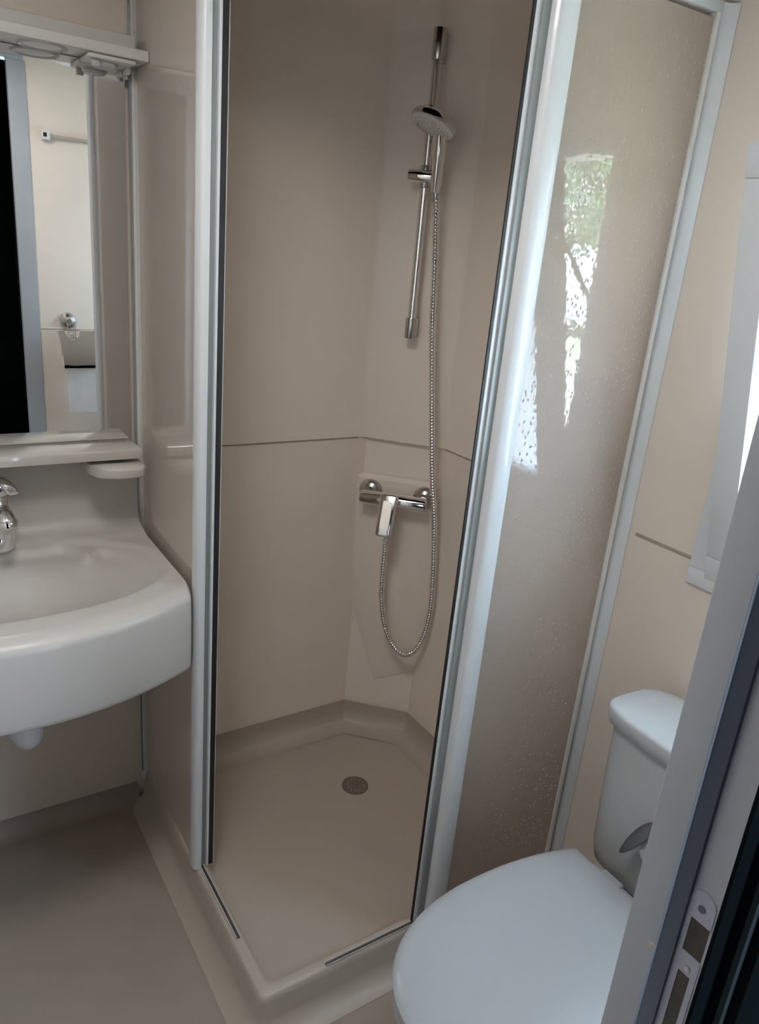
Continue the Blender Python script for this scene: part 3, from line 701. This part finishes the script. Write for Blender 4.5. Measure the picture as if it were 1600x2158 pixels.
def dplan(z, xf, xb, hw, n=40, p=2.6, r=.05):
    # D shaped cistern plan: bowed front at xf, flat back at xb, rounded ends
    pts = []
    xm = xf + (xb - xf) * .42
    for k in range(n + 1):
        a = math.pi / 2 + math.pi * k / n
        cx, sy = math.cos(a), math.sin(a)
        pts.append((xm + (xm - xf) * math.copysign(abs(cx) ** (2 / 4.6), cx), TY + hw * math.copysign(abs(sy) ** (2 / 4.6), sy), z))
    for k in range(1, 12):
        a = -math.pi / 2 + math.pi * k / 12
        cx, sy = math.cos(a), math.sin(a)
        pts.append((xm + (xb - xm) * abs(cx) ** (2 / 3.4), TY + hw * math.copysign(abs(sy) ** (2 / 3.4), sy), z))
    return pts
b = B()
loft(b, [dplan(.352, .628, .765, .180), dplan(.36, .617, .77, .187), dplan(.40, .608, .773, .191), dplan(.52, .603, .774, .194), dplan(.62, .601, .775, .196), dplan(.684, .600, .775, .197)])
obj('cistern', b, 'porc', parent=toilet, angle=50)
b = B()
loft(b, [dplan(.684, .594, .768, .203), dplan(.688, .589, .772, .208), dplan(.716, .587, .774, .211), dplan(.7205, .5895, .772, .2085), dplan(.7225, .594, .768, .204), dplan(.7245, .62, .745, .17), dplan(.7255, .65, .72, .10)])
obj('cistern_lid', b, 'porc', parent=toilet, angle=50)
b = B(); box(b, .585, .765, TY - .10, TY + .10, .18, .353, .02, 3); obj('cistern_support', b, 'porc', parent=toilet)
# chrome flush lever on the cistern front
b = B(); lv = bmesh.new(); N = 24
top = []
for k in range(N):
    a = 2 * math.pi * k / N; yy = math.cos(a) * .060; zz = math.sin(a) * .012 * (1 - .25 * math.cos(a)); top.append((yy, zz))
for xx, sc_ in ((-.004, .80), (-.0025, 1.0), (.0025, 1.0), (.004, .85)):
    pass
rg = [[(xx, y_ * s2, z_ * s2) for y_, z_ in top] for xx, s2 in ((-.005, .75), (-.003, 1.0), (.002, 1.0), (.004, .8))]
loft(b, rg, mtx=Matrix.Translation((.577, -1.128, .522)) @ Matrix.Rotation(math.radians(-64), 4, 'X')); obj('flush_lever', b, 'lever', parent=toilet)
b = B(); cyl(b, (.612, -1.158, .500), (.580, -1.152, .505), .020, 28, .003); obj('flush_hub', b, 'porc', parent=toilet)

# ------------------------------------------------------------------ window in the right wall
win = structthing('window_1', (S, -1.2175, WZ0))
b = B(); X0, X1_ = S - .008, S + .060
FW = .030
def ringframe(b, x0, x1, y0, y1, z0, z1, w, bev=.002, mtx=None):
    box(b, x0, x1, y0, y1, z0, z0 + w, bev, mtx=mtx); box(b, x0, x1, y0, y1, z1 - w, z1, bev, mtx=mtx)
    box(b, x0, x1, y0, y0 + w, z0 + w, z1 - w, bev, mtx=mtx); box(b, x0, x1, y1 - w, y1, z0 + w, z1 - w, bev, mtx=mtx)
# outer frame with a flange on the room face
ringframe(b, S - .010, S - .0005, WY0 - .026, WY1 + .026, WZ0 - .026, WZ1 + .026, .034)
ringframe(b, S + .0005, S + .060, WY0 + .0006, WY1 - .0006, WZ0 + .0006, WZ1 - .0006, .012)
obj('window_frame', b, 'wframe', parent=win)
# sash tilted into the room, hinged at the bottom
SM = Matrix.Translation((S + .012, 0, WZ0 + .016)) @ Matrix.Rotation(math.radians(-13.0), 4, 'Y')
SH = WZ1 - WZ0 - .020
b = B(); ringframe(b, -.020, .024, WY0 + .014, WY1 - .014, 0, SH - .02, .046, mtx=SM); sash = obj('window_sash', b, 'wframe', parent=win)
b = B(); ringframe(b, -.026, -.0205, WY0 + .004, WY1 - .010, -.016, SH - .012, .050, mtx=SM); obj('sash_overlap', b, 'wframe', parent=win)
b = B(); box(b, -.002, .004, WY0 + .050, WY1 - .058, .044, SH - .064, mtx=SM); obj('window_pane', b, 'frost', parent=win, smooth=False)
b = B(); p = SM @ Vector((.0, WY1 - .006, SH * .86)); 
tube(b, [SM @ Vector((.005, WY1 - .010, SH * .80)), Vector((S + .018, WY1 - .020, WZ0 + SH * .60))], .006, 10); obj('stay_arm', b, 'lens', parent=win, label='grey stay arm holding the tilted sash')

# ------------------------------------------------------------------ door frame with strike plate
dr1 = structthing('door_1', (-.03, YF - .03, 0))
def jamb(b, pts, z0=0.001, z1=2.012, bev=None): prism(b, pts, z0, z1, vert_bev=bev)
b = B()
JA = -.034
# right jamb: stop, groove, rebate
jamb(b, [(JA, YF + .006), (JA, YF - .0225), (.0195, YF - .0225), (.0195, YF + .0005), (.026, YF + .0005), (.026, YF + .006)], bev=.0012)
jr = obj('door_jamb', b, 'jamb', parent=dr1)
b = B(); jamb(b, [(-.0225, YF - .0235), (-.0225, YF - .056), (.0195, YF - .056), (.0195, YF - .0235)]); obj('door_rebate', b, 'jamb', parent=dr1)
b = B(); jamb(b, [(-.0310, YF - .0226), (-.0265, YF - .0335), (-.0226, YF - .0335), (-.0226, YF - .0226)]); obj('door_gasket', b, 'gasket', parent=dr1)
b = B(); jamb(b, [(-.0222, YF - .0563), (-.0222, YF - .0590), (.0005, YF - .0590), (.0005, YF - .0655), (.0195, YF - .0655), (.0195, YF - .0563)]); obj('door_gasket_shade_strip', b, 'dark', parent=dr1)  # outer gasket, widened as a dark strip for shade over the rebate end
b = B(); jamb(b, [(.0005, YF - .066), (.0005, YF - .0705), (.009, YF - .0705), (.009, YF - .066)]); obj('door_casing', b, 'casing', parent=dr1)
# left jamb and head
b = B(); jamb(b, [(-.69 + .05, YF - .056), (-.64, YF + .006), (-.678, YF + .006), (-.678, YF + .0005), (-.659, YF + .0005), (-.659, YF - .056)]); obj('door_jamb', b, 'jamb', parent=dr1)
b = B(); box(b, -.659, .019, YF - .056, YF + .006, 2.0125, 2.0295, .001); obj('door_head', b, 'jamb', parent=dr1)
# strike plate: rounded end plate with two slots, and lips
plate = []
PX = -.0233
def yz(y, z): return (y, z)
b = B()
bm2 = bmesh.new()
y0p, y1p = YF - .0335, YF - .0545
ymid = (y0p + y1p) / 2; hwp = (y0p - y1p) / 2
zt = 1.073
def pl(y, z): return bm2.verts.new((PX, y, z))
# build plate from strips: full-width bits and side rails around the slots
def strip(y0, y1, z0, z1): box(bm2, PX, -.0226, min(y0, y1), max(y0, y1), z0, z1)
strip(y0p, y1p, 1.045, zt - hwp)
strip(y0p, y0p - .0045, 1.012, 1.045)
strip(y0p, y1p, .992, 1.012)
strip(y0p, y0p - .0060, .915, .992); strip(y1p + .0045, y1p, .915, .992)
strip(y0p, y1p, .88, .915)
hv = [(ymid + hwp * math.cos(math.radians(a)), zt - hwp + hwp * math.sin(math.radians(a))) for a in range(0, 181, 12)]
cap = bmesh.new(); A = [cap.verts.new((PX, y, z)) for y, z in hv]; A2 = [cap.verts.new((-.0226, y, z)) for y, z in hv]
cap.faces.new(A); cap.faces.new(A2[::-1])
for i in range(len(A) - 1): cap.faces.new((A[i], A[i + 1], A2[i + 1], A2[i]))
merge(bm2, cap)
me = D.meshes.new('t'); bm2.to_mesh(me); bm2.free(); b.from_mesh(me)
sp_ = obj('strike_plate', b, 'plate', parent=dr1, smooth=False, label='zinc strike plate with two slots')
b = B(); cyl(b, (PX - .0008, ymid, 1.0575), (PX + .0002, ymid, 1.0575), .0030, 16); obj('screw', b, 'gasket', parent=sp_)
b = B(); cyl(b, (PX - .0008, ymid - .002, .9985), (PX + .0002, ymid - .002, .9985), .0026, 16); obj('screw', b, 'chromes', parent=sp_)
b = B(); box(b, -.0228, -.0224, y0p - .0045, y1p + .0008, 1.012, 1.045); box(b, -.0228, -.0224, y0p - .006, y1p + .0045, .915, .992); obj('latch_slot', b, 'bolt', parent=sp_, smooth=False)
b = B(); box(b, JA - .0006, JA + .001, YF - .0225, YF - .0165, .998, 1.004, .0004); obj('paint_chip', b, 'card', parent=dr1)

# ------------------------------------------------------------------ things on the doorway wall, seen in the mirror
bar = thing('towel_rail', 'white towel rail high on the doorway wall, seen in the mirror', 'towel rail', (.07, YF, 1.785))
b = B(); box(b, .066, .094, YF + .0006, YF + .022, 1.770, 1.800, .002); br = obj('bracket', b, 'lamp', parent=bar)
b = B(); box(b, .071, .083, YF + .0218, YF + .0228, 1.779, 1.793); obj('bracket_slot', b, 'black', parent=br)
b = B(); cyl(b, (.094, YF + .012, 1.784), (.44, YF + .012, 1.784), .0055, 16); cyl(b, (.094, YF + .012, 1.784), (.102, YF + .012, 1.784), .0085, 16); obj('rail_bar', b, 'card', parent=bar)
b = B(); box(b, .44, .468, YF + .0006, YF + .022, 1.770, 1.800, .002); obj('bracket', b, 'lamp', parent=bar)

holder = thing('toilet_roll_holder', 'chrome suction cup wire toilet roll holder with grey flap, seen in the mirror', 'toilet roll holder', (.165, YF, 1.12))
b = B(); lathe(b, [(.031, 0), (.031, .006), (.027, .012), (.016, .016), (.014, .024), (.010, .028), (0, .029)], 40, Matrix.Translation((.130, YF + .0006, 1.127)) @ Matrix.Rotation(math.radians(-90), 4, 'X')); obj('suction_cup', b, 'chromes', parent=holder)
b = B()
tube(b, [(.122, YF + .030, 1.12), (.122, YF + .032, 1.06)], .0016, 8); tube(b, [(.150, YF + .026, 1.125), (.150, YF + .032, 1.06)], .0016, 8)
tube(b, [(.108, YF + .032, 1.094), (.165, YF + .032, 1.094)], .0018, 8)
tube(b, catmull([(.131, YF + .033, 1.062), (.131, YF + .033, 1.075), (.136, YF + .033, 1.081), (.141, YF + .033, 1.075), (.141, YF + .033, 1.062)], 5), .0014, 8)
tube(b, [(.09, YF + .058, 1.00), (.09, YF + .032, 1.062), (.24, YF + .032, 1.062), (.24, YF + .058, 1.00)], .0018, 8)
obj('wire_frame', b, 'chromes', parent=holder)
# curved cover flap with a semicircular cut-out at its top edge
b = bmesh.new(); G = []
nx, nz = 48, 24
for i in range(nx + 1):
    x = .083 + .170 * i / nx; rowv = []
    zt_ = 1.092
    dd = abs(x - .136)
    if dd < .026: zt_ = 1.092 - math.sqrt(max(0, .026 ** 2 - dd ** 2)) - .006
    x_in = .010 * 1.0
    for k in range(nz + 1):
        t = k / nz; z = zt_ + (.952 - zt_) * t; s2 = (1.092 - z) / .14
        xx = x + (.012 * s2 * (1 if i < nx / 2 else -1)) * (1 - min(i, nx - i) / (nx / 2)) 
        rowv.append(b.verts.new((xx, YF + .038 + .040 * math.sin(min(1, s2 * 1.1) * math.pi * .55), z)))
    G.append(rowv)
for p_, q_ in zip(G, G[1:]):
    for k in range(nz): b.faces.new((p_[k], p_[k + 1], q_[k + 1], q_[k]))
bmesh.ops.solidify(b, geom=b.faces[:], thickness=.0015)
obj('cover_flap', b, 'card', parent=holder)
roll = thing('toilet_paper_roll', 'white toilet paper roll with a hanging sheet under the holder flap, seen in the mirror', 'toilet paper', (.165, YF + .05, .93))
b = B(); cyl(b, (.104, YF + .034, .975), (.226, YF + .034, .975), .030, 36); obj('roll_core', b, 'paper', parent=roll)
b = bmesh.new(); G = []
for i in range(17):
    row_ = []
    for k in range(25):
        t = k / 24; x = .104 + (.120 - .006 * math.sin(t * 3)) * i / 16 + .008 * t
        row_.append(b.verts.new((x, YF + .0650 - .022 * t + .003 * math.sin(i * .7 + t * 4) * t, .975 - .208 * t)))
    G.append(row_)
for p_, q_ in zip(G, G[1:]):
    for k in range(24): b.faces.new((p_[k], p_[k + 1], q_[k + 1], q_[k]))
bmesh.ops.solidify(b, geom=b.faces[:], thickness=.0005)
obj('hanging_sheet', b, 'paper', parent=roll)

# ------------------------------------------------------------------ outdoors beyond the window
GZ = -0.6
b = B(); box(b, 1.2, 90, -80, 40, GZ - .1, GZ); g = obj('ground', b, 'grass', smooth=False); g['kind'] = 'structure'
def caravan(x, y, rz):
    t = thing('caravan', 'white caravan parked on the lawn beyond the window', 'caravan', (x, y, GZ)); Mx = Matrix.Translation((x, y, GZ)) @ Matrix.Rotation(rz, 4, 'Z')
    b = B(); prism(b, [(-3.0, .45), (-3.2, 1.2), (-2.9, 2.3), (-2.4, 2.55), (2.3, 2.55), (2.9, 2.2), (3.1, 1.3), (2.9, .45)], -1.1, 1.1, .06, mtx=Mx @ Matrix.Rotation(math.pi / 2, 4, 'X')); obj('body', b, 'caravan', parent=t)
    for a in (-2.2, -.3, 1.2):
        b = B(); box(b, a, a + 1.0, -1.13, -1.09, 1.35, 1.95, .05, mtx=Mx); obj('window', b, 'cglass', parent=t)
    for s_ in (-1, 1):
        b = B(); cyl(b, Mx @ Vector((0.2, s_ * .9, .33)), Mx @ Vector((0.2, s_ * 1.1, .33)), .33, 28, .03); obj('wheel', b, 'tyre', parent=t)
    return t
caravan(18.0, -19.5, math.radians(-40))
def tree(x, y, h, r, lab):
    t = thing('tree', lab, 'tree', (x, y, GZ), 'trees beyond the caravan')
    b = B(); tube(b, [(x, y, GZ), (x + .1, y, GZ + h * .3), (x, y + .1, GZ + h * .6)], .2, 10, radf=lambda t_, i: .22 - .12 * t_); obj('trunk', b, 'bark', parent=t)
    b = bmesh.new(); rnd = random.Random(int(x * 7 + y * 3))
    for k in range(2600):
        u = rnd.uniform(-1, 1); a = rnd.uniform(0, 2 * math.pi); q = math.sqrt(1 - u * u); rad = r * rnd.uniform(.6, 1.08) * (1 + .18 * math.sin(3 * a) * q)
        c = Vector((x + rad * q * math.cos(a), y + rad * q * math.sin(a), GZ + h * .58 + u * h * .42)); s_ = rnd.uniform(.25, .55)
        n = Vector((rnd.gauss(0, 1), rnd.gauss(0, 1), rnd.gauss(0, 1))).normalized(); t1 = n.orthogonal().normalized(); t2 = n.cross(t1)
        b.faces.new([b.verts.new(c + t1 * s_), b.verts.new(c + t2 * s_ * .6), b.verts.new(c - t1 * s_), b.verts.new(c - t2 * s_ * .6)])
    obj('foliage', b, 'leaf', parent=t, smooth=False)
for x, y, h, r, lab in ((26, -27, 9, 4.2, 'green leafy tree directly behind the caravan'), (34, -17, 8, 4, 'green leafy tree to the north of the caravan'), (17, -36, 8.5, 4, 'green leafy tree to the south of the caravan'), (40, -34, 12, 5, 'tallest green tree far behind the caravan')):
    tree(x, y, h, r, lab)
